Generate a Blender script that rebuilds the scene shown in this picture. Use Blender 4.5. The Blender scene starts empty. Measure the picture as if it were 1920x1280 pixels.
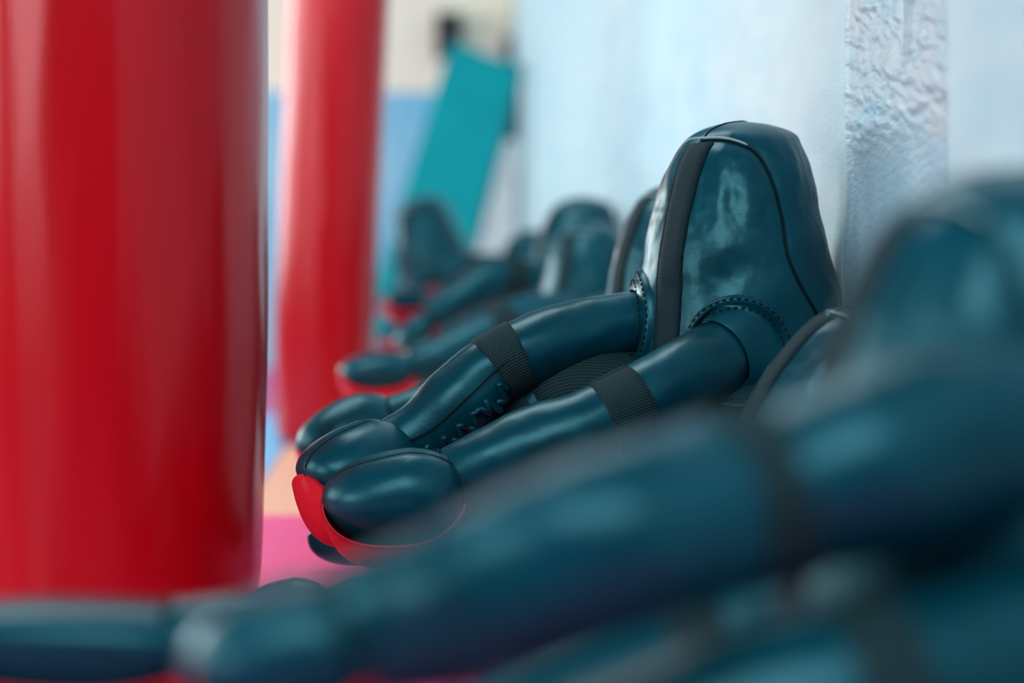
import bpy, math, random
from mathutils import Vector, Matrix, noise as mnoise

random.seed(7)
sc = bpy.context.scene
COL = sc.collection
PI = math.pi

# ------------------------------------------------------------------ camera, light, exposure
FPX = 85.0 / 36.0 * 1920.0           # focal length in pixels of a 1920 px wide frame
CAM = Vector((0.0, 0.0, 0.51))
YAW, PITCH = math.radians(2.83), math.radians(1.77)
cam_data = bpy.data.cameras.new('camera')
cam = bpy.data.objects.new('camera', cam_data)
COL.objects.link(cam)
cam_data.lens = 85.0
cam_data.sensor_width = 36.0
cam_data.clip_start = 0.05
cam_data.clip_end = 100.0
cam.location = CAM
cam.rotation_euler = (PI / 2 - PITCH, 0.0, -YAW)
cam_data.dof.use_dof = True
cam_data.dof.focus_distance = 3.27
cam_data.dof.aperture_fstop = 1.8
sc.camera = cam
RMAT = cam.rotation_euler.to_matrix()
RIGHT, UP, FWD = RMAT @ Vector((1, 0, 0)), RMAT @ Vector((0, 1, 0)), RMAT @ Vector((0, 0, -1))

sc.view_settings.view_transform = 'Standard'
sc.view_settings.look = 'None'
sc.view_settings.gamma = 1.0
sc.view_settings.exposure = 0.0
sc.view_settings.use_curve_mapping = False
sc.cycles.use_denoising = True

world = bpy.data.worlds.new('daylight')
sc.world = world
world.use_nodes = True
wn, wl = world.node_tree.nodes, world.node_tree.links
wn.clear()
w_out = wn.new('ShaderNodeOutputWorld')
w_bg = wn.new('ShaderNodeBackground')
w_tc = wn.new('ShaderNodeTexCoord')
w_sep = wn.new('ShaderNodeSeparateXYZ')
w_rmp = wn.new('ShaderNodeValToRGB')
wl.new(w_tc.outputs['Generated'], w_sep.inputs[0])
wl.new(w_sep.outputs['Z'], w_rmp.inputs[0])
w_rmp.color_ramp.elements[0].position = 0.0
w_rmp.color_ramp.elements[0].color = (0.02, 0.10, 0.14, 1)
w_rmp.color_ramp.elements[1].position = 0.7
w_rmp.color_ramp.elements[1].color = (0.05, 0.48, 0.64, 1)
wl.new(w_rmp.outputs[0], w_bg.inputs[0])
w_bg.inputs[1].default_value = 0.5
wl.new(w_bg.outputs[0], w_out.inputs[0])


def area_light(name, loc, target, sx, sy, power, color):
    d = bpy.data.lights.new(name, 'AREA')
    d.shape = 'RECTANGLE'
    d.size, d.size_y = sx, sy
    d.energy = power
    d.color = color
    o = bpy.data.objects.new(name, d)
    COL.objects.link(o)
    o.location = loc
    o.rotation_euler = (Vector(target) - Vector(loc)).to_track_quat('-Z', 'Y').to_euler()
    return o


area_light('skylight', (-1.0, -1.0, 3.3), (0.3, 3.4, 0.3), 2.6, 1.8, 110, (0.90, 0.98, 1.0))
area_light('far_fill_light', (-0.9, 5.0, 3.6), (-0.3, 6.0, 0.3), 2.4, 2.4, 88, (0.98, 0.98, 0.97))  # added fill to brighten the far bag and limb tops, no known opening
for k, (wy, pw) in enumerate(((-0.6, 118), (3.6, 88), (7.6, 118), (11.2, 200))):      # the row of windows opposite the wall
    area_light('window_light', (-4.6, wy, 1.75), (0.4, wy, 0.7), 3.0, 1.9, pw, (0.92, 1.0, 0.985))


def P(px, py, d):
    """world point seen at pixel (px, py) of the 1920x1280 frame, d metres along the view axis"""
    return CAM + d * (FWD + (px - 960.0) / FPX * RIGHT + (640.0 - py) / FPX * UP)


# ------------------------------------------------------------------ materials
def new_mat(name):
    m = bpy.data.materials.new(name)
    m.use_nodes = True
    nt = m.node_tree
    return m, nt, nt.nodes['Principled BSDF']


def ramp(nt, fac, stops):
    r = nt.nodes.new('ShaderNodeValToRGB')
    els = r.color_ramp.elements
    while len(els) < len(stops):
        els.new(0.5)
    for e, (p, c) in zip(els, stops):
        e.position = p
        e.color = (*c, 1)
    nt.links.new(fac, r.inputs[0])
    return r.outputs[0]


def noise_tex(nt, scale, detail=3.0, vec=None, stretch=None):
    n = nt.nodes.new('ShaderNodeTexNoise')
    n.inputs['Scale'].default_value = scale
    n.inputs['Detail'].default_value = detail
    if vec is None:
        tc = nt.nodes.new('ShaderNodeTexCoord')
        vec = tc.outputs['Object']
    if stretch:
        mp = nt.nodes.new('ShaderNodeMapping')
        mp.inputs['Scale'].default_value = stretch
        nt.links.new(vec, mp.inputs[0])
        vec = mp.outputs[0]
    nt.links.new(vec, n.inputs['Vector'])
    return n.outputs['Fac']


def bump(nt, height, strength, dist, normal=None):
    b = nt.nodes.new('ShaderNodeBump')
    b.inputs['Strength'].default_value = strength
    b.inputs['Distance'].default_value = dist
    nt.links.new(height, b.inputs['Height'])
    if normal is not None:
        nt.links.new(normal, b.inputs['Normal'])
    return b.outputs[0]


def leather(name, c0, c1, rough=0.31, spec=0.5):
    m, nt, p = new_mat(name)
    f = noise_tex(nt, 9.0, 3)
    nt.links.new(ramp(nt, f, [(0.35, c0), (0.65, c1)]), p.inputs['Base Color'])
    p.inputs['Roughness'].default_value = rough
    p.inputs['Specular IOR Level'].default_value = spec
    p.inputs['Specular Tint'].default_value = (0.30, 0.86, 1.0, 1)
    g = noise_tex(nt, 520.0, 2)
    w = noise_tex(nt, 26.0, 4)
    n1 = bump(nt, w, 0.14, 0.006)
    nt.links.new(bump(nt, g, 0.22, 0.0006, n1), p.inputs['Normal'])
    return m


def webbing(name, col, rows, lo=0.35):
    m, nt, p = new_mat(name)
    uv = nt.nodes.new('ShaderNodeUVMap')
    w = nt.nodes.new('ShaderNodeTexWave')
    w.wave_type = 'BANDS'
    w.bands_direction = 'X'
    w.inputs['Scale'].default_value = rows
    w.inputs['Distortion'].default_value = 0.6
    w.inputs['Detail Scale'].default_value = 8.0
    nt.links.new(uv.outputs[0], w.inputs['Vector'])
    dark = tuple(c * lo for c in col)
    nt.links.new(ramp(nt, w.outputs['Fac'], [(0.25, dark), (0.75, col)]), p.inputs['Base Color'])
    p.inputs['Roughness'].default_value = 0.75
    p.inputs['Specular IOR Level'].default_value = 0.25
    nt.links.new(bump(nt, w.outputs['Fac'], 0.8, 0.0008), p.inputs['Normal'])
    return m


def plain(name, col, rough=0.6, spec=0.4, nscale=18.0, var=0.12, bmp=0.1):
    m, nt, p = new_mat(name)
    f = noise_tex(nt, nscale, 3)
    lo = tuple(c * (1 - var) for c in col)
    hi = tuple(min(1, c * (1 + var)) for c in col)
    nt.links.new(ramp(nt, f, [(0.3, lo), (0.7, hi)]), p.inputs['Base Color'])
    p.inputs['Roughness'].default_value = rough
    p.inputs['Specular IOR Level'].default_value = spec
    nt.links.new(bump(nt, f, bmp, 0.003), p.inputs['Normal'])
    return m


M_LEATHER = leather('black_teal_leather', (0.0, 0.027, 0.040), (0.0, 0.042, 0.065))
M_SEAM = plain('seam_thread', (0.001, 0.008, 0.012), 0.7, 0.15)
M_PIPING = plain('pale_seam_edge', (0.22, 0.36, 0.38), 0.35, 0.5)
M_STRAP = webbing('ribbed_webbing', (0.006, 0.036, 0.043), 26.0)
M_TWILL = webbing('face_webbing', (0.006, 0.034, 0.044), 60.0, 0.5)
M_FELT = plain('red_felt', (0.62, 0.002, 0.018), 0.62, 0.35, 60.0, 0.08, 0.05)


def wall_material():
    m, nt, p = new_mat('blue_painted_plaster')
    tc = nt.nodes.new('ShaderNodeTexCoord')
    f1 = noise_tex(nt, 2.2, 4, tc.outputs['Object'], (1, .45, 0.6))
    f2 = noise_tex(nt, 14.0, 6, tc.outputs['Object'], (1, .25, 1))
    c1 = ramp(nt, f1, [(0.35, (0.44, 0.645, 0.70)), (0.65, (0.55, 0.71, 0.725))])
    c2 = ramp(nt, f2, [(0.40, (0.62, 0.80, 0.90)), (0.70, (1.0, 0.98, 0.96))])
    mx = nt.nodes.new('ShaderNodeMix')
    mx.data_type = 'RGBA'
    mx.blend_type = 'MULTIPLY'
    mx.inputs[0].default_value = 0.45
    nt.links.new(c1, mx.inputs[6])
    nt.links.new(c2, mx.inputs[7])
    nt.links.new(mx.outputs[2], p.inputs['Base Color'])
    p.inputs['Roughness'].default_value = 0.55
    p.inputs['Specular IOR Level'].default_value = 0.4
    f3 = noise_tex(nt, 160.0, 4, tc.outputs['Object'], (1, .3, 1))
    nt.links.new(bump(nt, f3, 0.35, 0.002), p.inputs['Normal'])
    return m


def patch_material():
    m, nt, p = new_mat('worn_blue_grey_plaster')
    tc = nt.nodes.new('ShaderNodeTexCoord')
    f1 = noise_tex(nt, 11.0, 7, tc.outputs['Object'], (1, .27, 1))
    upper = ramp(nt, f1, [(0.34, (0.18, 0.42, 0.52)), (0.46, (0.30, 0.46, 0.53)), (0.70, (0.36, 0.45, 0.50))])
    f2 = noise_tex(nt, 40.0, 4, tc.outputs['Object'], (1, .27, .25))
    lower = ramp(nt, f2, [(0.35, (0.25, 0.43, 0.53)), (0.65, (0.30, 0.48, 0.57))])
    sp = nt.nodes.new('ShaderNodeSeparateXYZ')
    nt.links.new(tc.outputs['Object'], sp.inputs[0])
    ad = nt.nodes.new('ShaderNodeMath')
    ad.operation = 'MULTIPLY_ADD'
    ad.inputs[1].default_value = 0.16
    nt.links.new(f1, ad.inputs[0])
    nt.links.new(sp.outputs['Z'], ad.inputs[2])
    gr = ramp(nt, ad.outputs[0], [(0.74, (0, 0, 0)), (0.77, (1, 1, 1))])
    mx = nt.nodes.new('ShaderNodeMix')
    mx.data_type = 'RGBA'
    nt.links.new(gr, mx.inputs[0])
    nt.links.new(lower, mx.inputs[6])
    nt.links.new(upper, mx.inputs[7])
    nt.links.new(mx.outputs[2], p.inputs['Base Color'])
    p.inputs['Roughness'].default_value = 0.42
    p.inputs['Specular IOR Level'].default_value = 0.5
    f3 = noise_tex(nt, 120.0, 5, tc.outputs['Object'], (1, .3, 1))
    nt.links.new(bump(nt, f3, 0.5, 0.003), p.inputs['Normal'])
    return m


def far_wall_material():
    m, nt, p = new_mat('cream_wall_blue_dado')
    tc = nt.nodes.new('ShaderNodeTexCoord')
    sp = nt.nodes.new('ShaderNodeSeparateXYZ')
    nt.links.new(tc.outputs['Object'], sp.inputs[0])
    gt = nt.nodes.new('ShaderNodeMath')
    gt.operation = 'GREATER_THAN'
    gt.inputs[1].default_value = 1.42
    nt.links.new(sp.outputs['Z'], gt.inputs[0])
    f = noise_tex(nt, 1.6, 2, tc.outputs['Object'])
    cream = ramp(nt, f, [(0.35, (0.96, 0.82, 0.62)), (0.65, (0.96, 0.89, 0.77))])
    blue = ramp(nt, f, [(0.35, (0.16, 0.50, 0.72)), (0.65, (0.34, 0.62, 0.78))])
    mx = nt.nodes.new('ShaderNodeMix')
    mx.data_type = 'RGBA'
    nt.links.new(gt.outputs[0], mx.inputs[0])
    nt.links.new(blue, mx.inputs[6])
    nt.links.new(cream, mx.inputs[7])
    nt.links.new(mx.outputs[2], p.inputs['Base Color'])
    p.inputs['Roughness'].default_value = 0.7
    return m


def vinyl(name, c0, c1, rough=0.2):
    m, nt, p = new_mat(name)
    f = noise_tex(nt, 5.0, 3, None, (1, 1, 0.25))
    nt.links.new(ramp(nt, f, [(0.3, c0), (0.7, c1)]), p.inputs['Base Color'])
    p.inputs['Roughness'].default_value = rough
    p.inputs['Specular IOR Level'].default_value = 0.5
    p.inputs['Specular Tint'].default_value = (1.0, 0.62, 0.68, 1)
    g = noise_tex(nt, 11.0, 4, None, (1, 1, 0.18))
    h = noise_tex(nt, 300.0, 2)
    n1 = bump(nt, g, 0.12, 0.01)
    nt.links.new(bump(nt, h, 0.08, 0.0008, n1), p.inputs['Normal'])
    return m


M_WALL, M_PATCH, M_FAR = wall_material(), patch_material(), far_wall_material()
M_BAG = vinyl('red_vinyl', (0.42, 0.0, 0.003), (0.50, 0.0, 0.006), 0.24)
M_BAGSEAM = plain('red_seam', (0.25, 0.0, 0.006), 0.5)
M_TEAL = plain('teal_vinyl', (0.0, 0.32, 0.355), 0.6, 0.15, 6, 0.06)
M_TEAL_EDGE = plain('dark_teal_vinyl', (0.0, 0.05, 0.065), 0.6)
M_BLACK = plain('black_plastic', (0.02, 0.02, 0.022), 0.6)
M_WHITE = plain('white_board', (0.80, 0.86, 0.86), 0.5)
M_MAT_PINK = plain('sheened_red_foam', (0.90, 0.075, 0.25), 0.45, 0.5, 40)  # red mat, the pink of its sheen put into the base colour
M_MAT_PEACH = plain('peach_foam', (0.95, 0.42, 0.28), 0.5, 0.5, 40)
M_MAT_BLUE = plain('blue_foam', (0.20, 0.52, 0.86), 0.5, 0.5, 40)
M_FLOOR = plain('red_pink_vinyl_floor', (0.62, 0.07, 0.24), 0.5, 0.5, 4)


# ------------------------------------------------------------------ mesh helpers
def link_mesh(name, verts, faces, mat, parent=None, uvs=None, smooth=True, origin=None):
    """one mesh object; verts are world points, stored relative to origin (a Vector) when given"""
    me = bpy.data.meshes.new(name)
    org = origin if origin is not None else Vector((0, 0, 0))
    me.from_pydata([tuple(v - org) for v in verts], [], faces)
    if uvs is not None:
        ul = me.uv_layers.new(name='UVMap')
        for lp in me.loops:
            ul.data[lp.index].uv = uvs[lp.vertex_index]
    me.materials.append(mat)
    if smooth:
        for pl in me.polygons:
            pl.use_smooth = True
    me.update()
    o = bpy.data.objects.new(name, me)
    COL.objects.link(o)
    if parent is not None:
        o.parent = parent
    else:
        o.location = org
    return o


def tag(o, label, cat, group=None):
    o['label'] = label
    o['category'] = cat
    if group:
        o['group'] = group
    return o


def struct(o):
    o['kind'] = 'structure'
    return o


def empty(name, loc):
    o = bpy.data.objects.new(name, None)
    COL.objects.link(o)
    o.location = loc
    o.empty_display_size = 0.1
    return o


def catmull(pts, n):
    """pts: tuples of floats; n samples along a centripetal-ish Catmull-Rom chain"""
    P0 = [tuple(2 * a - b for a, b in zip(pts[0], pts[1]))] + list(pts) + [tuple(2 * a - b for a, b in zip(pts[-1], pts[-2]))]
    out = []
    segs = len(pts) - 1
    for k in range(n):
        t = k / (n - 1) * segs
        i = min(int(t), segs - 1)
        u = t - i
        a, b, c, d = P0[i], P0[i + 1], P0[i + 2], P0[i + 3]
        out.append(tuple(0.5 * (2 * q + (r - p_) * u + (2 * p_ - 5 * q + 4 * r - s) * u * u + (3 * q - p_ - 3 * r + s) * u ** 3)
                         for p_, q, r, s in zip(a, b, c, d)))
    return out


def frames(cs):
    fr = []
    for i, c in enumerate(cs):
        t = (cs[min(i + 1, len(cs) - 1)] - cs[max(i - 1, 0)]).normalized()
        n = Vector((0, 0, 1)) - t * t.z
        if n.length < 0.15:
            n = Vector((0, 1, 0)) - t * t.y
        n.normalize()
        fr.append((t, n, t.cross(n)))
    return fr


def sweep(cs, rs, nr, wob=0.0, cap=True, seed=0.0, squash=1.0):
    """round tube through centres cs with radii rs; returns verts, faces, uvs (u around, v metres along)"""
    fr = frames(cs)
    V, F, U = [], [], []
    L = 0.0
    for i, (c, r) in enumerate(zip(cs, rs)):
        if i:
            L += (cs[i] - cs[i - 1]).length
        t, n, b = fr[i]
        for j in range(nr):
            a = 2 * PI * j / nr
            d = n * math.cos(a) * squash + b * math.sin(a)
            rr = r
            if wob:
                q = c * 11.0 + d * 0.6 + Vector((seed, 0, 0))
                rr += wob * (mnoise.noise(q) + 0.45 * mnoise.noise(q * 2.7))
            V.append(c + d * rr)
            U.append((j / nr if j < nr else 1.0, L * 10))
    m = len(cs)
    for i in range(m - 1):
        for j in range(nr):
            k = (j + 1) % nr
            F.append((i * nr + j, i * nr + k, (i + 1) * nr + k, (i + 1) * nr + j))
    if cap:
        F.append(tuple(range(nr))[::-1])
        F.append(tuple((m - 1) * nr + j for j in range(nr)))
    return V, F, U


def tube(cs, r, nr=8):
    V, F, _ = sweep(cs, [r] * len(cs), nr)
    return V, F


def merge(parts):
    V, F = [], []
    for v, f in parts:
        o = len(V)
        V += v
        F += [tuple(i + o for i in q) for q in f]
    return V, F


def box(c, ax, hx, ay, hy, az, hz):
    V = [c + ax * hx * x + ay * hy * y + az * hz * z for x in (-1, 1) for y in (-1, 1) for z in (-1, 1)]
    F = [(0, 1, 3, 2), (4, 6, 7, 5), (0, 4, 5, 1), (2, 3, 7, 6), (0, 2, 6, 4), (1, 5, 7, 3)]
    return V, F


# ------------------------------------------------------------------ grappling dummy
PROFILE = [(0.0, 0.0), (0.002, 0.018), (0.0052, 0.037), (0.014, 0.061), (0.028, 0.0795), (0.056, 0.0955), (0.092, 0.108),
           (0.131, 0.1165), (0.19, 0.132), (0.271, 0.145), (0.36, 0.152), (0.48, 0.156), (0.60, 0.152), (0.675, 0.135),
           (0.705, 0.10), (0.715, 0.05), (0.7152, 0.0)]
BODY_H = 0.7152
PROF = catmull(PROFILE, 400)
SEAM = [(0, .030), (25, .031), (45, .039), (58, .052), (68, .080), (76, .131), (75, .19), (82, .235), (92, .275), (97, .33), (99, .42)]


def prof_r(h):
    if h <= 0:
        return 0.0
    lo, hi = 0, len(PROF) - 1
    while hi - lo > 1:
        mid = (lo + hi) // 2
        if PROF[mid][0] < h:
            lo = mid
        else:
            hi = mid
    a, b = PROF[lo], PROF[hi]
    t = 0 if b[0] == a[0] else (h - a[0]) / (b[0] - a[0])
    return max(0.0, a[1] + (b[1] - a[1]) * min(1, max(0, t)))


SEAM_S = catmull(SEAM, 120)


def seam_h(az):
    az = abs(math.degrees(az))
    best = None
    for a, h in SEAM_S:
        if a >= az:
            return h
    return None


class Body:
    def __init__(self, base, face_az, scale=1.0, tilt=0.0, tilt_az=None, seed=0.0, wob=0.0035, height=None):
        """base: floor point; face_az: 0 faces the camera, 90 faces left along the view's -X"""
        self.base, self.s, self.seed, self.wob = base, scale, seed, wob
        self.low = 1.0 if height is None else (height / scale - .34) / (BODY_H - .34)   # a slumped dummy has a shorter trunk
        a = math.radians(face_az)
        self.f = Vector((-math.sin(a), -math.cos(a), 0))
        self.l = Vector((math.cos(a), -math.sin(a), 0))   # towards the camera's right for a facing dummy
        ta = math.radians(tilt_az if tilt_az is not None else face_az)
        axis = Vector((0, 0, 1)).cross(-Vector((-math.sin(ta), -math.cos(ta), 0)))
        self.rot = Matrix.Rotation(math.radians(tilt), 3, axis)

    def pt(self, az, h, off=0.0, raw=False):
        r = prof_r(h)
        front = math.cos(az)
        r *= 1.0 + 0.025 * math.cos(2 * az + 0.3)
        q = Vector((math.cos(az) * 2.3, math.sin(az) * 2.3, h * 13 + self.seed))
        if not raw:
            amt = self.wob * min(1.0, h / 0.05)
            r += amt * (mnoise.noise(q) + 0.4 * mnoise.noise(q * 2.3 + Vector((5, 0, 0))) + 0.16 * mnoise.noise(q * 5.5))
            pleat = math.exp(-((h - .11) / .055) ** 2) * math.exp(-((abs(az) - .62) / .36) ** 2)
            r += .0016 * pleat * math.sin(abs(az) * 15 + 2.5 * mnoise.noise(q * 1.3 + Vector((0, 9, 0))))
            # soft diagonal folds in the front panels and side panels
            ang = math.degrees(az)
            fold = math.sin((h * 46 + abs(az) * 2.6) + self.seed)
            w = math.exp(-((h - 0.235) / 0.07) ** 2) * math.exp(-((abs(ang) - 48) / 26) ** 2)
            r += 0.0036 * fold * w
            w2 = math.exp(-((h - 0.21) / 0.06) ** 2) * math.exp(-((abs(ang) - 110) / 22) ** 2)
            r += 0.003 * math.sin(h * 70 + abs(az) * 1.5) * w2
            r += .007 * math.exp(-((ang - 138) / 20) ** 2) * math.exp(-((h - .016) / .012) ** 2)   # tucked corner at the crown
            # seam pinch
            sh = None
            aa = abs(ang)
            if aa < 112 and h < .45:
                rr_ = max(r, .02) / 57.3
                bi, bd = 0, 9.0
                for i_ in range(0, len(SEAM_S), 5):
                    d = math.hypot((aa - SEAM_S[i_][0]) * rr_, h - SEAM_S[i_][1])
                    if d < bd:
                        bi, bd = i_, d
                if bd < .05:
                    for i_ in range(max(0, bi - 5), min(len(SEAM_S) - 1, bi + 5)):
                        ax_, ay_ = SEAM_S[i_][0] * rr_, SEAM_S[i_][1]
                        ux_, uy_ = SEAM_S[i_ + 1][0] * rr_ - ax_, SEAM_S[i_ + 1][1] - ay_
                        qx_, qy_ = aa * rr_ - ax_, h - ay_
                        t_ = max(0.0, min(1.0, (qx_ * ux_ + qy_ * uy_) / max(1e-12, ux_ * ux_ + uy_ * uy_)))
                        bd = min(bd, math.hypot(qx_ - t_ * ux_, qy_ - t_ * uy_))
                sh = bd
            else:
                sh = 1.0
            r -= 0.0038 * math.exp(-(sh / 0.009) ** 2)
        shift = 0.010 - 0.016 * min(1, h / 0.13) + 0.010 * max(0.0, min(1, (h - 0.13) / 0.14))
        loc = self.f * (r + off) * math.cos(az) + self.l * (r + off) * math.sin(az) - self.f * shift
        nz = off * (1 - min(1, h / 0.06)) * 0.8
        loc.z = ((BODY_H - max(h, .34)) * self.low + max(0.0, .34 - h)) + nz
        return self.base + self.rot @ (loc * self.s)


def build_body(root, B, res=(96, 120), detail=True):
    org = root.location
    nu, nv = res
    V, F = [], []
    hs = [PROF[int(round(k / nv * (len(PROF) - 1)))][0] for k in range(1, nv)]
    top = B.pt(0, 0.0)
    V.append(top)
    for h in hs:
        for j in range(nu):
            V.append(B.pt(2 * PI * j / nu, h))
    V.append(B.pt(0, BODY_H, raw=True))
    m = len(hs)
    for j in range(nu):
        F.append((0, 1 + j, 1 + (j + 1) % nu))
    for i in range(m - 1):
        for j in range(nu):
            k = (j + 1) % nu
            F.append((1 + i * nu + j, 1 + (i + 1) * nu + j, 1 + (i + 1) * nu + k, 1 + i * nu + k))
    last = len(V) - 1
    for j in range(nu):
        F.append((1 + (m - 1) * nu + j, last, 1 + (m - 1) * nu + (j + 1) % nu))
    body = link_mesh('head_and_torso', V, F, M_LEATHER, root, origin=org)
    # centre webbing on the face
    n = 70
    V, F, U = [], [], []
    hw = 0.0195
    for k in range(n):
        h = 0.034 + (0.46 - 0.034) * k / (n - 1)
        r = max(prof_r(h), 0.03)
        for q, (a, o) in enumerate(((-hw, -.002), (-hw, .0022), (-hw * .5, .003), (0, .0032), (hw * .5, .003), (hw, .0022), (hw, -.002))):
            V.append(B.pt(a / r, h, o))
            U.append((h * 2.2, a * 10))
    for k in range(n - 1):
        for q in range(6):
            F.append((k * 7 + q, k * 7 + q + 1, (k + 1) * 7 + q + 1, (k + 1) * 7 + q))
    link_mesh('face_strap', V, F, M_TWILL, body, U, origin=org)['label'] = 'dark ribbed webbing strip down the face'
    # seams
    nn = 100 if detail else 50
    ss = catmull(SEAM, nn)
    line = [B.pt(-math.radians(a), h, 0.0012) for a, h in reversed(ss)] + [B.pt(math.radians(a), h, 0.0012) for a, h in ss[1:]]
    V, F = tube(line, 0.0017 * B.s, 6)
    link_mesh('hood_seam', V, F, M_SEAM, body, origin=org)
    crown = [B.pt(0, 0.030 - 0.0299 * k / 14, 0.0004) for k in range(15)] + [B.pt(PI, 0.0005 + 0.012 * k, 0.0004) for k in range(30)]
    V, F = tube(crown, 0.0013 * B.s, 6)
    link_mesh('crown_seam', V, F, M_SEAM, body, origin=org)
    rim = [B.pt(math.radians(-48 + 96 * k / 30), (seam_h(math.radians(-48 + 96 * k / 30)) or .03) - 0.0032, 0.0008) for k in range(31)]
    V, F = tube(rim, 0.0022 * B.s, 8)
    link_mesh('brow_piping', V, F, M_PIPING, body, origin=org)['label'] = 'pale piping over the brow'  # paler in colour than the leather around it
    if detail:
        sides = []
        for sgn in (-1, 1):
            sides.append(tube([B.pt(sgn * 0.0212 / max(prof_r(.034 + .0072 * k), .03), .034 + .0072 * k, 0.0008) for k in range(58)], 0.0016 * B.s, 6))
        V, F = merge(sides)
        link_mesh('strap_edging', V, F, M_SEAM, body, origin=org)
    return body


def build_collar(root, B, az0, h0, armpt, armdir, armr, detail=True):
    """stitched cuff where an arm leaves the body"""
    org = root.location
    R = prof_r(h0)
    nr = 48 if detail else 28

    def ring(rho, off):
        return [B.pt(az0 + rho * math.cos(2 * PI * k / nr) / R, h0 - rho * math.sin(2 * PI * k / nr), off) for k in range(nr)]
    t = armdir.normalized()
    n = (Vector((0, 0, 1)) - t * t.z).normalized()
    b = t.cross(n)
    # ring around the arm, matched to the start angle of the ring on the body
    ex = (B.pt(az0 + 0.3, h0) - B.pt(az0 - 0.3, h0)).normalized()
    cx = (ex - t * ex.dot(t)).normalized()
    cz = t.cross(cx)
    if cz.z < 0:
        cz = -cz
    ra = [armpt + (cx * math.cos(2 * PI * k / nr) + cz * math.sin(2 * PI * k / nr)) * armr for k in range(nr)]
    r0, r1, r2 = ring(.080 * B.s / B.s, -.004), ring(.077, .007), ring(.069, .009)
    r3 = ring(.067, .004)
    r4 = [a.lerp(c, .45) + (a - armpt).normalized() * .006 for a, c in zip(r3, ra)]
    loops = [r0, r1, r2, r3, r4, ra]
    V = [v for lp in loops for v in lp]
    F = []
    for i in range(len(loops) - 1):
        for j in range(nr):
            k = (j + 1) % nr
            F.append((i * nr + j, i * nr + k, (i + 1) * nr + k, (i + 1) * nr + j))
    c = link_mesh('shoulder_cuff', V, F, M_LEATHER, root, origin=org)
    if detail:
        st = []
        for rho, off, cnt in ((.0735, .0085, 46), (.062, .012, 40)):
            for q in range(cnt):
                a0, a1 = 2 * PI * q / cnt, 2 * PI * (q + .55) / cnt
                pa = B.pt(az0 + rho * math.cos(a0) / R, h0 - rho * math.sin(a0), off)
                pb = B.pt(az0 + rho * math.cos(a1) / R, h0 - rho * math.sin(a1), off)
                st.append(tube([pa, pa.lerp(pb, .5), pb], .0012, 5))
        V, F = merge(st)
        link_mesh('stitching', V, F, M_SEAM, c, origin=org)
    return c


def along(cs, rs, s0, s1, n):
    """resample centres and radii between arc-length fractions s0 and s1"""
    acc = [0.0]
    for a, b in zip(cs, cs[1:]):
        acc.append(acc[-1] + (b - a).length)
    T = acc[-1]
    oc, orr = [], []
    for k in range(n):
        s = (s0 + (s1 - s0) * k / (n - 1)) * T
        i = 0
        while i < len(acc) - 2 and acc[i + 1] < s:
            i += 1
        u = 0 if acc[i + 1] == acc[i] else (s - acc[i]) / (acc[i + 1] - acc[i])
        oc.append(cs[i].lerp(cs[i + 1], u))
        orr.append(rs[i] + (rs[i + 1] - rs[i]) * u)
    return oc, orr


def build_arm(root, name, path, straps=((0.40, 0.52),), nr=40, n=70, seed=0.0, wob=0.0032, lacing=False, seam=True):
    """path: list of (Vector, radius) from the shoulder to the wrist"""
    org = root.location
    sm = catmull([(*p, r) for p, r in path], n)
    cs = [Vector(q[:3]) for q in sm]
    rs = [q[3] for q in sm]
    V, F, U = sweep(cs, rs, nr, wob, True, seed)
    arm = link_mesh(name, V, F, M_LEATHER, root, U, origin=org)
    for s0, s1 in straps:
        c2, r2 = along(cs, rs, s0, s1, 14)
        r3 = [r + .0026 for r in r2]
        r3[0] = r2[0] - .003
        r3[-1] = r2[-1] - .003
        c2[1] = c2[0] + (c2[1] - c2[0]) * .05
        c2[-2] = c2[-1] + (c2[-2] - c2[-1]) * .05
        V, F, U = sweep(c2, r3, nr, wob, False, seed)
        link_mesh('elbow_strap' if name == 'arm' else 'knee_strap', V, F, M_STRAP, arm, U, origin=org)['label'] = 'matt ribbed webbing band'
    if seam:
        c2, r2 = along(cs, rs, .55, .99, 40)
        fr = frames(c2)
        a = math.radians(-84)
        ln = [c + (f[1] * math.cos(a) + f[2] * math.sin(a)) * (r + .0022) for c, r, f in zip(c2, r2, fr)]
        V, F = tube(ln, .0013, 6)
        link_mesh('arm_seam' if name == 'arm' else 'leg_seam', V, F, M_SEAM, arm, origin=org)
    if lacing:
        c2, r2 = along(cs, rs, .62, .93, 44)
        fr = frames(c2)
        pts = []
        for k, (c, r, f) in enumerate(zip(c2, r2, fr)):
            a = math.radians(-120 + (13 + 8 * mnoise.noise(Vector((k * .21, 4, 4)))) * math.sin(k * .8 + 3.0 * mnoise.noise(Vector((k * .17, 6, 2)))) + 12 * mnoise.noise(Vector((k * .37, 2, 5))))
            pts.append(c + (f[1] * math.cos(a) + f[2] * math.sin(a)) * (r + .002 + .005 * mnoise.noise(Vector((k * .6, 8, 1)))))
        sm2 = [Vector(q) for q in catmull([tuple(q) for q in pts], 240)]
        V, F = tube(sm2, .0042, 8)
        link_mesh('lacing', V, F, M_LEATHER, arm, origin=org)['label'] = 'crumpled lacing along the underside'
    # wrist seam
    t, nn, b = frames(cs)[-2]
    ringp = [cs[-1] + (nn * math.cos(2 * PI * k / 40) + b * math.sin(2 * PI * k / 40)) * (rs[-1] + .0008) for k in range(41)]
    V, F = tube(ringp, .0022, 6)
    link_mesh('wrist_seam' if name == 'arm' else 'ankle_seam', V, F, M_SEAM, arm, origin=org)
    return arm


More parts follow.
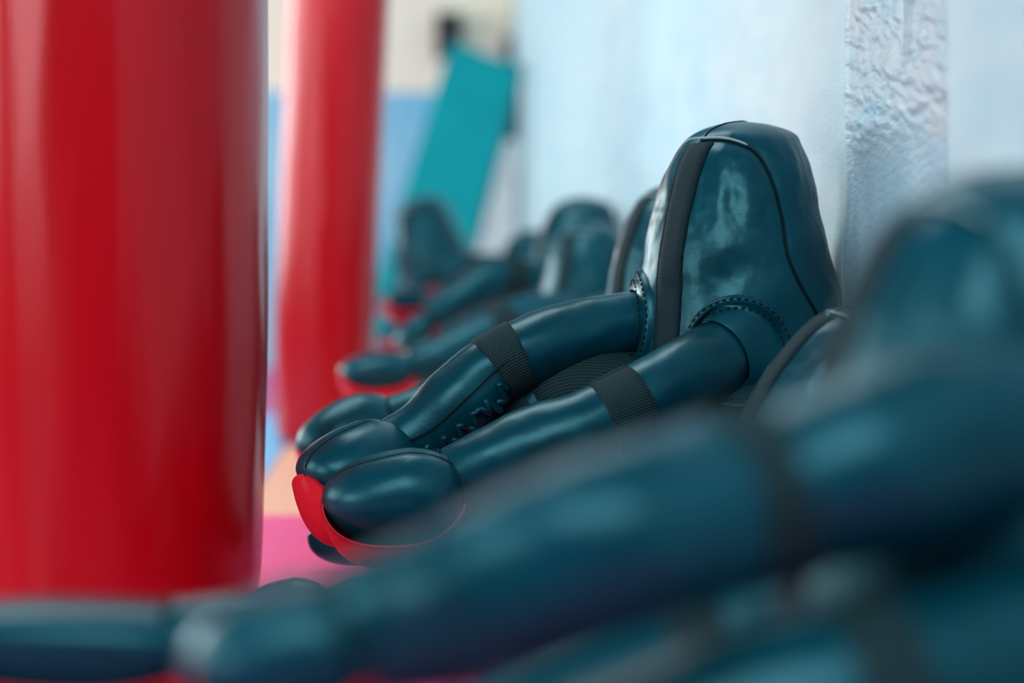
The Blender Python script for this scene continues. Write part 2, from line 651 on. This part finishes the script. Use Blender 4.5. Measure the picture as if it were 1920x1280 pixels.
def build_hand(root, name, c, L, U, hl, hw, hu, hd, seed=0.0, cup=True, n=40, nr=44):
    org = root.location
    L = L.normalized()
    U = (U - L * U.dot(L)).normalized()
    S = L.cross(U)

    def sect(t):
        x = -math.cos(t)
        p = 3.0 if x < 0 else 2.25
        return x, max(0.0, 1 - abs(x) ** p) ** (1 / p)

    def pt(t, ph, k=1.0):
        x, s = sect(t)
        y, z = math.cos(ph) * s, math.sin(ph) * s
        rise = 0.0
        zz = z * (hu if z > 0 else hd)
        if z > 0:
            zz *= min(1.06, max(.80, 1.0 - .27 * x))
        if z < 0 and cup:
            k *= 1 - .13 * min(1.0, -z * 2.2)
        q = c + L * (x * hl * k) + S * (y * hw * k) + U * (zz * k + rise)
        w = .002 * mnoise.noise(q * 16 + Vector((seed, 0, 0)))
        # centre ridge on the top
        if z > 0:
            w -= .0035 * math.exp(-((ph - PI / 2) / .07) ** 2) * s
        return q + (q - c).normalized() * w
    def cup_pt(t, ph, k):
        x = -math.cos(t)
        p = 3.0 if x < 0 else 3.4
        s_ = max(0.0, 1 - abs(x) ** p) ** (1 / p)
        cy, sz_ = math.cos(ph), math.sin(ph)
        y = math.copysign(abs(cy) ** .75, cy) * s_
        z = math.copysign(abs(sz_) ** .75, sz_) * s_
        taper = 1 - .16 * abs(z)
        return c + L * (x * hl * (k - .045 if x > 0 else k) * taper) + S * (y * hw * k * taper) + U * (z * hd * k)
    V, F = [], []
    for i in range(1, n):
        for j in range(nr):
            V.append(pt(PI * i / n, 2 * PI * j / nr))
    m = n - 1
    for i in range(m - 1):
        for j in range(nr):
            k = (j + 1) % nr
            F.append((i * nr + j, (i + 1) * nr + j, (i + 1) * nr + k, i * nr + k))
    V.append(c - L * hl)
    V.append(c + L * hl)
    for j in range(nr):
        k = (j + 1) % nr
        F.append((len(V) - 2, j, k))
        F.append((len(V) - 1, (m - 1) * nr + k, (m - 1) * nr + j))
    hand = link_mesh(name, V, F, M_LEATHER, root, origin=org)
    ridge = [pt(PI * (.10 + .86 * i / 40), PI / 2, 1.004) for i in range(41)]
    V, F = tube(ridge, .0014, 6)
    link_mesh('hand_seam' if name == 'hand' else 'foot_seam', V, F, M_SEAM, hand, origin=org)
    if cup:
        V, F = [], []
        q = 30
        rows = n + 1
        for lay, kk in ((0, 1.05), (1, 1.015)):
            for i in range(rows):
                t = PI * (.04 + .96 * i / n)
                tt = i / n
                dip = .36 * math.sin(PI * min(1, tt * 1.0)) ** .8 + .02
                for j in range(q + 1):
                    ph = -dip - (PI - 2 * dip) * j / q
                    V.append(cup_pt(min(t, PI - .004), ph, kk))
        w = q + 1
        off = rows * w
        for i in range(rows - 1):
            for j in range(q):
                a = i * w + j
                F.append((a, a + 1, a + w + 1, a + w))
                F.append((off + a, off + a + w, off + a + w + 1, off + a + 1))
            for j in (0, q):
                a = i * w + j
                F.append((a, a + w, off + a + w, off + a))
        for j in range(q):
            F.append((j, off + j, off + j + 1, j + 1))
            a = (rows - 1) * w + j
            F.append((a, a + 1, off + a + 1, off + a))
        link_mesh('palm_cup' if name == 'hand' else 'sole', V, F, M_FELT, hand, origin=org)['label'] = 'red felt cup under the black ' + name
    return hand


def dummy(label, base, face_az, scale=1.0, tilt=0.0, tilt_az=None, seed=0.0, arms=(), legs=(), res=(96, 120), detail=True, wob=.0035, height=None):
    """arms / legs: dicts with path [(px,py,depth,r)], hand (px,py,depth), hand_dir, hand_up, size"""
    root = empty('grappling_dummy', base)
    tag(root, label, 'training dummy', 'black leather grappling dummies along the wall')
    B = Body(base, face_az, scale, tilt, tilt_az, seed, wob, height)
    build_body(root, B, res, detail)
    for k, a in enumerate(arms):
        path = [(P(x, y, d), r) for x, y, d, r in a['path']]
        build_arm(root, 'arm', path, a.get('straps', ((.40, .52),)), 40 if detail else 24, 90 if detail else 36, seed + k * 3.1,
                  a.get('wob', .0032), a.get('lacing', False), a.get('lacing', False))
        if 'collar' in a:
            az0, h0, fr = a['collar']
            sm = catmull([(*p, r) for p, r in path], 60)
            i = int(fr * 59)
            p0, p1 = Vector(sm[i][:3]), Vector(sm[i + 1][:3])
            build_collar(root, B, math.radians(az0), h0, p0, p1 - p0, sm[i][3] + .003, detail)
        if 'hand' in a:
            hx, hy, hd_ = a['hand']
            sz = a.get('size', (.098, .068, .066, .088))
            build_hand(root, 'hand', P(hx, hy, hd_), Vector(a['dir']), Vector(a.get('up', (0, 0, 1))), *sz, seed=seed + k, cup=a.get('cup', True))
    for k, a in enumerate(legs):
        path = [(P(x, y, d), r) for x, y, d, r in a['path']]
        build_arm(root, 'leg', path, a.get('straps', ((.44, .54),)), 32, 50, seed + 9 + k, .003, False, False)
        if 'foot' in a:
            hx, hy, hd_ = a['foot']
            build_hand(root, 'foot', P(hx, hy, hd_), Vector(a['dir']), Vector(a.get('up', (0, 0, 1))), *a.get('size', (.10, .055, .05, .055)),
                       seed=seed + k, cup=a.get('cup', True))
    return root


def floor_pt(px, depth):
    q = P(px, 640, depth)
    q.z = 0.0
    return q


# ------------------------------------------------------------------ setting: floor, walls
WX = 0.634
V, F = box(Vector((-2.2, 6.5, -0.06)), Vector((1, 0, 0)), 2.95, Vector((0, 1, 0)), 8.0, Vector((0, 0, 1)), 0.04)
struct(link_mesh('floor', V, F, M_FLOOR, smooth=False))


def wall_offset(y, z):
    """plaster relief, metres towards the room"""
    q = Vector((0, y * 1.2, z * 3.2))
    o = .004 * mnoise.noise(q) + .0022 * mnoise.noise(q * 3.1)
    inside = max(0.0, min(1.0, (y - 2.735) / .03)) * max(0.0, min(1.0, (3.372 - y) / .022))
    o -= .006 * inside
    if inside > .5:
        up = 1 / (1 + math.exp(-(z - .685 - .05 * mnoise.noise(Vector((0, y * 6, 3)))) / .012))
        zz_ = z - y * .16
        rough = .45 * mnoise.noise(Vector((0, y * 4, zz_ * 15))) + .5 * mnoise.noise(Vector((3, y * 9, zz_ * 42))) + .45 * mnoise.noise(Vector((7, y * 26, zz_ * 95)))
        o += up * (.004 + .0048 * rough)
        # vertical chipped groove near the top
        if 2.90 < y < 2.985 and z > .765 + .02 * mnoise.noise(Vector((1, y * 30, 0))):
            o -= .008
    else:
        l = mnoise.noise(Vector((9, y * 1.8, z * 7)))
        o += .006 * max(0, l - .15)
    return o


ys = [-1.0, 0.0, 1.0, 1.8, 2.2]
y = 2.4
while y < 4.4:
    ys.append(y)
    y += .008 if 2.7 < y < 3.42 else .02
while y < 12.6:
    ys.append(y)
    y += .08
ys.append(12.6)
zs = [-0.05, .1, .2]
z = .28
while z < 1.0:
    zs.append(z)
    z += .003 if .55 < z < .86 else .008
zs += [1.1, 1.2, 1.4, 1.7, 2.1, 2.6, 3.0]
V, F, mats = [], [], []
for a in ys:
    for b in zs:
        V.append(Vector((WX - wall_offset(a, b), a, b)))
nz = len(zs)
for i in range(len(ys) - 1):
    for j in range(nz - 1):
        F.append((i * nz + j, (i + 1) * nz + j, (i + 1) * nz + j + 1, i * nz + j + 1))
        yc = (ys[i] + ys[i + 1]) / 2
        mats.append(1 if 2.745 < yc < 3.366 else 0)
nb = len(V)
# back of the wall slab so that it has thickness
for a in (ys[0], ys[-1]):
    for b in (zs[0], zs[-1]):
        V.append(Vector((WX + .15, a, b)))
F += [(nb, nb + 1, nb + 3, nb + 2)]
mats.append(0)
wall = link_mesh('wall_right', V, F, M_WALL)
wall.data.materials.append(M_PATCH)
for pl, mi in zip(wall.data.polygons, mats):
    pl.material_index = mi
struct(wall)

V, F = box(Vector((-2.2, 12.72, 1.45)), Vector((1, 0, 0)), 2.83, Vector((0, 1, 0)), 0.1, Vector((0, 0, 1)), 1.5)
struct(link_mesh('wall_back', V, F, M_FAR, smooth=False))
V, F = box(Vector((WX - .03, 12.58, .85)), Vector((1, 0, 0)), .022, Vector((0, 1, 0)), .02, Vector((0, 0, 1)), .85)
struct(link_mesh('trim_1', V, F, M_TEAL_EDGE, smooth=False))


# floor mats
def floor_mat(label, x0, x1, y0, y1, mat):
    bm_v, bm_f = [], []
    c = Vector(((x0 + x1) / 2, (y0 + y1) / 2, 0))
    # bevelled slab: three stacked outlines
    for ins, zz in ((0, -.02), (0, -.004), (.006, 0.0)):
        for sx, sy in ((-1, -1), (1, -1), (1, 1), (-1, 1)):
            bm_v.append(Vector((c.x + sx * ((x1 - x0) / 2 - ins - .002), c.y + sy * ((y1 - y0) / 2 - ins - .002), zz)))
    for i in range(2):
        for j in range(4):
            k = (j + 1) % 4
            bm_f.append((i * 4 + j, i * 4 + k, (i + 1) * 4 + k, (i + 1) * 4 + j))
    bm_f.append((0, 3, 2, 1))
    bm_f.append((8, 9, 10, 11))
    o = link_mesh('floor_mat', bm_v, bm_f, mat, smooth=False, origin=c)
    tag(o, label, 'floor mat', 'coloured floor mats')
    return o


floor_mat('red floor mat with pink sheen put into its colour, showing between the near red bag and the hands', -1.02, .60, 2.3, 4.98, M_MAT_PINK)
floor_mat('peach floor mat behind the pink mat and right of the blue mat', -.31, .60, 4.98, 6.9, M_MAT_PEACH)
floor_mat('light blue floor mat at the foot of the far red bag', -1.6, -.31, 4.98, 8.4, M_MAT_BLUE)


# ------------------------------------------------------------------ red punching bags
def bag(label, base, R, height, lean, taper, seed, top):
    root = empty('punching_bag', base)
    tag(root, label, 'punching bag', 'red punching bags')
    nu, nv = 128, 90
    prof = [(0, 0), (R * .80 * taper, .002), (R * .93 * taper, .016), (R * .985 * taper, .05), (R * (taper * .6 + .4), .16), (R, .36), (R, .6), (R, .9),
            (R, 1.2), (R, height - .03), (R * .96, height - .005), (R * .9, height), (0, height)]
    pr = catmull(prof, nv)
    rot = Matrix.Rotation(math.radians(lean), 3, 'Y')
    V, F = [], []
    for (r, z) in pr[1:-1]:
        r = max(r, .001)
        for j in range(nu):
            a = 2 * PI * j / nu
            q = Vector((math.cos(a) * 2.0, math.sin(a) * 2.0, z * 1.6 + seed))
            rr = r + .003 * mnoise.noise(q) + .0016 * mnoise.noise(q * 2.6)
            V.append(base + rot @ Vector((rr * math.cos(a), rr * math.sin(a), max(z, 0.001))))
    m = len(pr) - 2
    for i in range(m - 1):
        for j in range(nu):
            k = (j + 1) % nu
            F.append((i * nu + j, i * nu + k, (i + 1) * nu + k, (i + 1) * nu + j))
    F.append(tuple(range(nu))[::-1])
    F.append(tuple((m - 1) * nu + j for j in range(nu)))
    link_mesh('shell', V, F, M_BAG, root, origin=base)
    ring = [base + rot @ Vector((R * 1.004 * math.cos(2 * PI * k / 80), R * 1.004 * math.sin(2 * PI * k / 80), height - .05)) for k in range(81)]
    V, F = tube(ring, .006, 8)
    link_mesh('top_welt', V, F, M_BAGSEAM, root, origin=base)
    a = math.radians(130)
    ln = [base + rot @ Vector(((R * 1.003) * math.cos(a), (R * 1.003) * math.sin(a), .2 + (height - .3) * k / 40)) for k in range(41)]
    V, F = tube(ln, .003, 6)
    link_mesh('side_seam', V, F, M_BAGSEAM, root, origin=base)
    return root


bag('large glossy red punching bag standing nearest, cut off by the frame edge', floor_pt(206, 3.50), .228, 1.75, 0.0, .955, 1.0, 0)
bag('narrower red punching bag standing farther away beside the teal pad', floor_pt(598, 7.05), .146, 1.55, 2.6, .9, 4.0, 0)


# ------------------------------------------------------------------ background: teal pad, board, shade sheet, black box
def slab(name, quad_bl, quad_br, quad_tr, quad_tl, thick_vec, mat, parent=None, origin=None, rnd=.012):
    """rounded slab from four front corners, extruded by thick_vec"""
    V, F = [], []
    c = (quad_bl + quad_br + quad_tr + quad_tl) / 4
    layers = ((.96, 0.0), (1.0, .12), (1.0, .88), (.96, 1.0))
    for k, t in layers:
        for q in (quad_bl, quad_br, quad_tr, quad_tl):
            d = q - c
            kk = 1 - (1 - k) * .6
            V.append(c + d * kk + thick_vec * t)
    for i in range(3):
        for j in range(4):
            k = (j + 1) % 4
            F.append((i * 4 + j, i * 4 + k, (i + 1) * 4 + k, (i + 1) * 4 + j))
    F.append((3, 2, 1, 0))
    F.append((12, 13, 14, 15))
    return link_mesh(name, V, F, mat, parent, smooth=False, origin=origin)


d = 11.2
bl, br, tr, tl = P(648, 700, d - .25), P(822, 712, d - .25), P(976, 126, d), P(846, 76, d)
bl.z = br.z = 0.012
root = empty('leaning_pad', (bl + br) / 2)
slab('front_cover', bl, br, tr, tl, Vector((.012, .05, .0)), M_TEAL, root, (bl + br) / 2)
slab('backing', bl + Vector((.014, .052, 0)), br + Vector((.014, .052, 0)), tr + Vector((.014, .052, 0)), tl + Vector((.014, .052, 0)),
     Vector((.01, .05, 0)), M_TEAL_EDGE, root, (bl + br) / 2)['label'] = 'dark edge and back of the pad'
tag(root, 'tall teal pad leaning against the far end of the blue wall', 'pad')

d = 11.75
bl, br, tr, tl = P(868, 690, d), P(958, 690, d), P(972, 262, d), P(900, 262, d)
bl.z = br.z = 0.004
o = slab('white_board', bl, br, tr, tl, Vector((0, .03, 0)), M_WHITE, origin=(bl + br) / 2)
tag(o, 'pale white board standing behind the right edge of the teal pad', 'board')
d = 12.0
bl, br, tr, tl = P(930, 690, d), P(968, 690, d), P(979, 118, d), P(935, 118, d)
bl.z = br.z = 0.004
o = slab('pad_shade_sheet', bl, br, tr, tl, Vector((0, .03, 0)), M_TEAL_EDGE, origin=(bl + br) / 2)  # dark sheet added in place of the pad's back and its shadow
tag(o, 'narrow dark sheet added for the shadow and back of the teal pad, in the corner by the blue wall', 'board')

d = 12.50
root = empty('wall_speaker', P(842, 90, 12.5))
V, F = box(P(842, 68, d), Vector((1, 0, 0)), .068, Vector((0, 1, 0)), .085, Vector((0, 0, 1)), .115)
link_mesh('housing', V, F, M_BLACK, root, smooth=False, origin=root.location)
V, F = box(P(842, 68, d - .088), Vector((1, 0, 0)), .058, Vector((0, 1, 0)), .004, Vector((0, 0, 1)), .10)
link_mesh('grille', V, F, M_BLACK, root, smooth=False, origin=root.location)
tag(root, 'small black box mounted on the cream far wall above the teal pad', 'speaker')

# ------------------------------------------------------------------ the row of dummies
pxm = lambda px, d: px * d / FPX          # pixel length at depth d in metres

# the sharp one in the middle
dummy('sharpest dummy, seated upright against the wall, red-cupped hands stretched to the left', floor_pt(1383, 3.42), 50, 1.0, 0, seed=0.0,
      res=(220, 260),
      arms=(
          dict(path=[(1405, 640, 3.36, .050), (1365, 660, 3.31, .052), (1300, 698, 3.26, .0525), (1235, 738, 3.23, .053), (1171, 768, 3.21, .050),
                     (1090, 806, 3.20, .0535), (1000, 838, 3.20, .0545), (920, 868, 3.19, .049), (848, 900, 3.19, .044)],
               straps=((.465, .57),), collar=(41, .322, .17), hand=(737, 932, 3.17), dir=(-1, .10, 0.0), up=(0, -.32, 1),
               size=(.094, .064, .062, .090)),
          dict(path=[(1260, 610, 3.42, .045), (1185, 606, 3.41, .045), (1100, 622, 3.39, .047), (1010, 652, 3.37, .049), (930, 690, 3.36, .0495),
                     (865, 748, 3.35, .0525), (800, 806, 3.34, .047), (735, 838, 3.33, .040)],
               straps=((.505, .61),), collar=(-41, .285, .14), hand=(668, 876, 3.29), dir=(-1, -.75, -.06), up=(-.03, -.1, 1),
               size=(.085, .066, .060, .104), lacing=True)),
      legs=(
          dict(path=[(1290, 780, 3.42, .07), (1150, 745, 3.40, .066), (1050, 745, 3.40, .062), (920, 850, 3.42, .058), (780, 960, 3.44, .05),
                     (700, 1010, 3.45, .045)], straps=((.06, .40), (.415, .50)), foot=(668, 1008, 3.47), dir=(-1, .1, 0), size=(.07, .04, .03, .04), cup=False),
          dict(path=[(1370, 840, 3.30, .07), (1200, 900, 3.24, .068), (1060, 950, 3.22, .062), (900, 1040, 3.20, .056), (780, 1110, 3.20, .048)],
               foot=(700, 1140, 3.22), dir=(-1, .1, 0), size=(.08, .05, .045, .05))))

# a smaller slumped one just in front of it
dummy('slumped dummy half hidden behind the blurred nearest dummy, glossy face edged with grey webbing', floor_pt(1400, 2.98), 76, .85, 20, 90, height=.485, seed=3.3,
      res=(140, 160), detail=True,
      arms=(
          dict(path=[(1560, 860, 2.90, .045), (1400, 930, 2.86, .047), (1200, 1010, 2.86, .047), (980, 1080, 2.9, .047), (780, 1130, 2.93, .044),
                     (640, 1160, 2.95, .040)], hand=(528, 1180, 2.95), dir=(-1, .1, 0), size=(.068, .05, .062, .06)),
          dict(path=[(1540, 850, 3.05, .045), (1380, 930, 3.08, .045), (1200, 1020, 3.08, .045), (1000, 1100, 3.08, .043), (860, 1160, 3.08, .04)],
               hand=(760, 1190, 3.08), dir=(-1, .1, 0), size=(.07, .05, .05, .06))))

# nearest, strongly blurred
dummy('nearest dummy, large and strongly blurred at the lower right', floor_pt(1828, 1.62), 80, 1.0, 3, 90, height=.577, seed=6.1, res=(140, 160),
      arms=(
          dict(path=[(2030, 760, 1.56, .055), (1900, 790, 1.50, .056), (1650, 862, 1.46, .056), (1420, 935, 1.45, .054), (1180, 1005, 1.42, .053),
                     (950, 1092, 1.42, .050), (760, 1158, 1.43, .044), (660, 1188, 1.43, .040)],
               straps=((.46, .54),), hand=(545, 1228, 1.44), dir=(-1, .1, -.1), size=(.062, .05, .045, .06), cup=True, wob=.006),
          dict(path=[(1800, 800, 1.76, .05), (1500, 930, 1.82, .05), (1200, 1040, 1.85, .048), (900, 1130, 1.87, .046), (600, 1195, 1.9, .044),
                     (330, 1222, 1.91, .042)],
               hand=(135, 1184, 1.92), dir=(-1, .1, .05), size=(.125, .06, .028, .08))),
      legs=(
          dict(path=[(2100, 1210, 1.50, .068), (1850, 1275, 1.46, .066), (1600, 1335, 1.44, .064), (1350, 1400, 1.44, .062), (1100, 1480, 1.45, .06)],
               foot=(960, 1520, 1.48), dir=(-1, .1, 0)),
          dict(path=[(1800, 1000, 1.68, .06), (1500, 1150, 1.70, .06), (1200, 1300, 1.72, .056), (900, 1420, 1.75, .05)],
               foot=(760, 1470, 1.76), dir=(-1, .1, 0))))

# directly behind the sharp one
dummy('dummy directly behind the sharpest one, only the edge of its glossy face showing', floor_pt(1275, 4.25), 66, .92, 0, seed=9.0, res=(120, 140),
      arms=(
          dict(path=[(1240, 610, 4.15, .05), (1100, 640, 4.10, .05), (960, 690, 4.08, .05), (830, 760, 4.06, .048), (740, 790, 4.06, .042)],
               hand=(660, 830, 4.05), dir=(-1, -.2, -.1), size=(.095, .06, .078, .07)),
          dict(path=[(1190, 590, 4.32, .045), (1080, 610, 4.34, .046), (990, 650, 4.36, .048), (920, 695, 4.38, .044), (862, 740, 4.38, .04)],
               hand=(800, 770, 4.40), dir=(-1, .1, -.1), size=(.06, .045, .045, .05), cup=True)))

# third, fourth, fifth down the row
dummy('dummy with two bright glare stripes on its face, third from the far teal pad', floor_pt(1104, 5.9), 38, .865, 0, seed=12.2, res=(80, 110), detail=False,
      arms=(
          dict(path=[(1080, 580, 5.75, .05), (980, 600, 5.68, .05), (890, 640, 5.64, .048), (810, 680, 5.62, .045), (775, 690, 5.62, .042)],
               hand=(706, 698, 5.60), dir=(-1, -.1, 0), size=(.088, .07, .05, .075)),
          dict(path=[(1040, 570, 5.95, .045), (960, 590, 5.98, .045), (890, 620, 6.0, .045), (830, 650, 6.0, .04)],
               hand=(800, 665, 6.02), dir=(-1, .1, -.1), size=(.06, .045, .045, .045))))
dummy('dark-topped dummy whose head rises behind the one with glare stripes', floor_pt(1088, 6.75), 62, .985, 0, seed=15.7, res=(80, 110), detail=False,
      arms=(
          dict(path=[(1070, 530, 6.6, .05), (1000, 520, 6.5, .05), (930, 520, 6.45, .05), (870, 555, 6.42, .048), (810, 595, 6.42, .045)],
               hand=(775, 622, 6.42), dir=(-1, -.1, -.75), size=(.066, .06, .035, .075)),
          dict(path=[(1050, 540, 6.8, .045), (980, 540, 6.82, .045), (900, 560, 6.84, .045), (840, 590, 6.84, .04)],
               hand=(800, 618, 6.84), dir=(-1, .1, -.3), size=(.06, .045, .045, .045))))
dummy('pale-lit dummy beside the white board, leftmost of those against the blue wall', floor_pt(996, 8.0), 58, .885, 0, seed=18.4, res=(80, 110), detail=False,
      arms=(
          dict(path=[(985, 520, 7.85, .05), (930, 520, 7.75, .05), (880, 540, 7.7, .048), (830, 560, 7.68, .045)],
               hand=(763, 560, 7.66), dir=(-1, -.1, 0), size=(.075, .06, .035, .075)),
          dict(path=[(960, 500, 8.1, .045), (910, 500, 8.12, .045), (860, 505, 8.14, .045), (815, 520, 8.14, .04)],
               hand=(790, 530, 8.15), dir=(-1, .1, -.1), size=(.06, .045, .045, .045))))
dummy('dummy leaning in front of the teal pad at the far end of the row', floor_pt(880, 9.5), 40, 1.13, 15, 270, seed=21.5, res=(80, 110), detail=False,
      arms=(
          dict(path=[(875, 540, 9.35, .05), (830, 560, 9.2, .05), (790, 585, 9.1, .048), (765, 610, 9.05, .045)],
               hand=(745, 630, 9.0), dir=(-1, -.6, -.2), size=(.08, .06, .05, .06)),
          dict(path=[(860, 520, 9.4, .045), (820, 525, 9.35, .045), (780, 540, 9.3, .045), (755, 555, 9.3, .04)],
               hand=(735, 565, 9.3), dir=(-1, -.3, -.2), size=(.06, .05, .045, .05))))
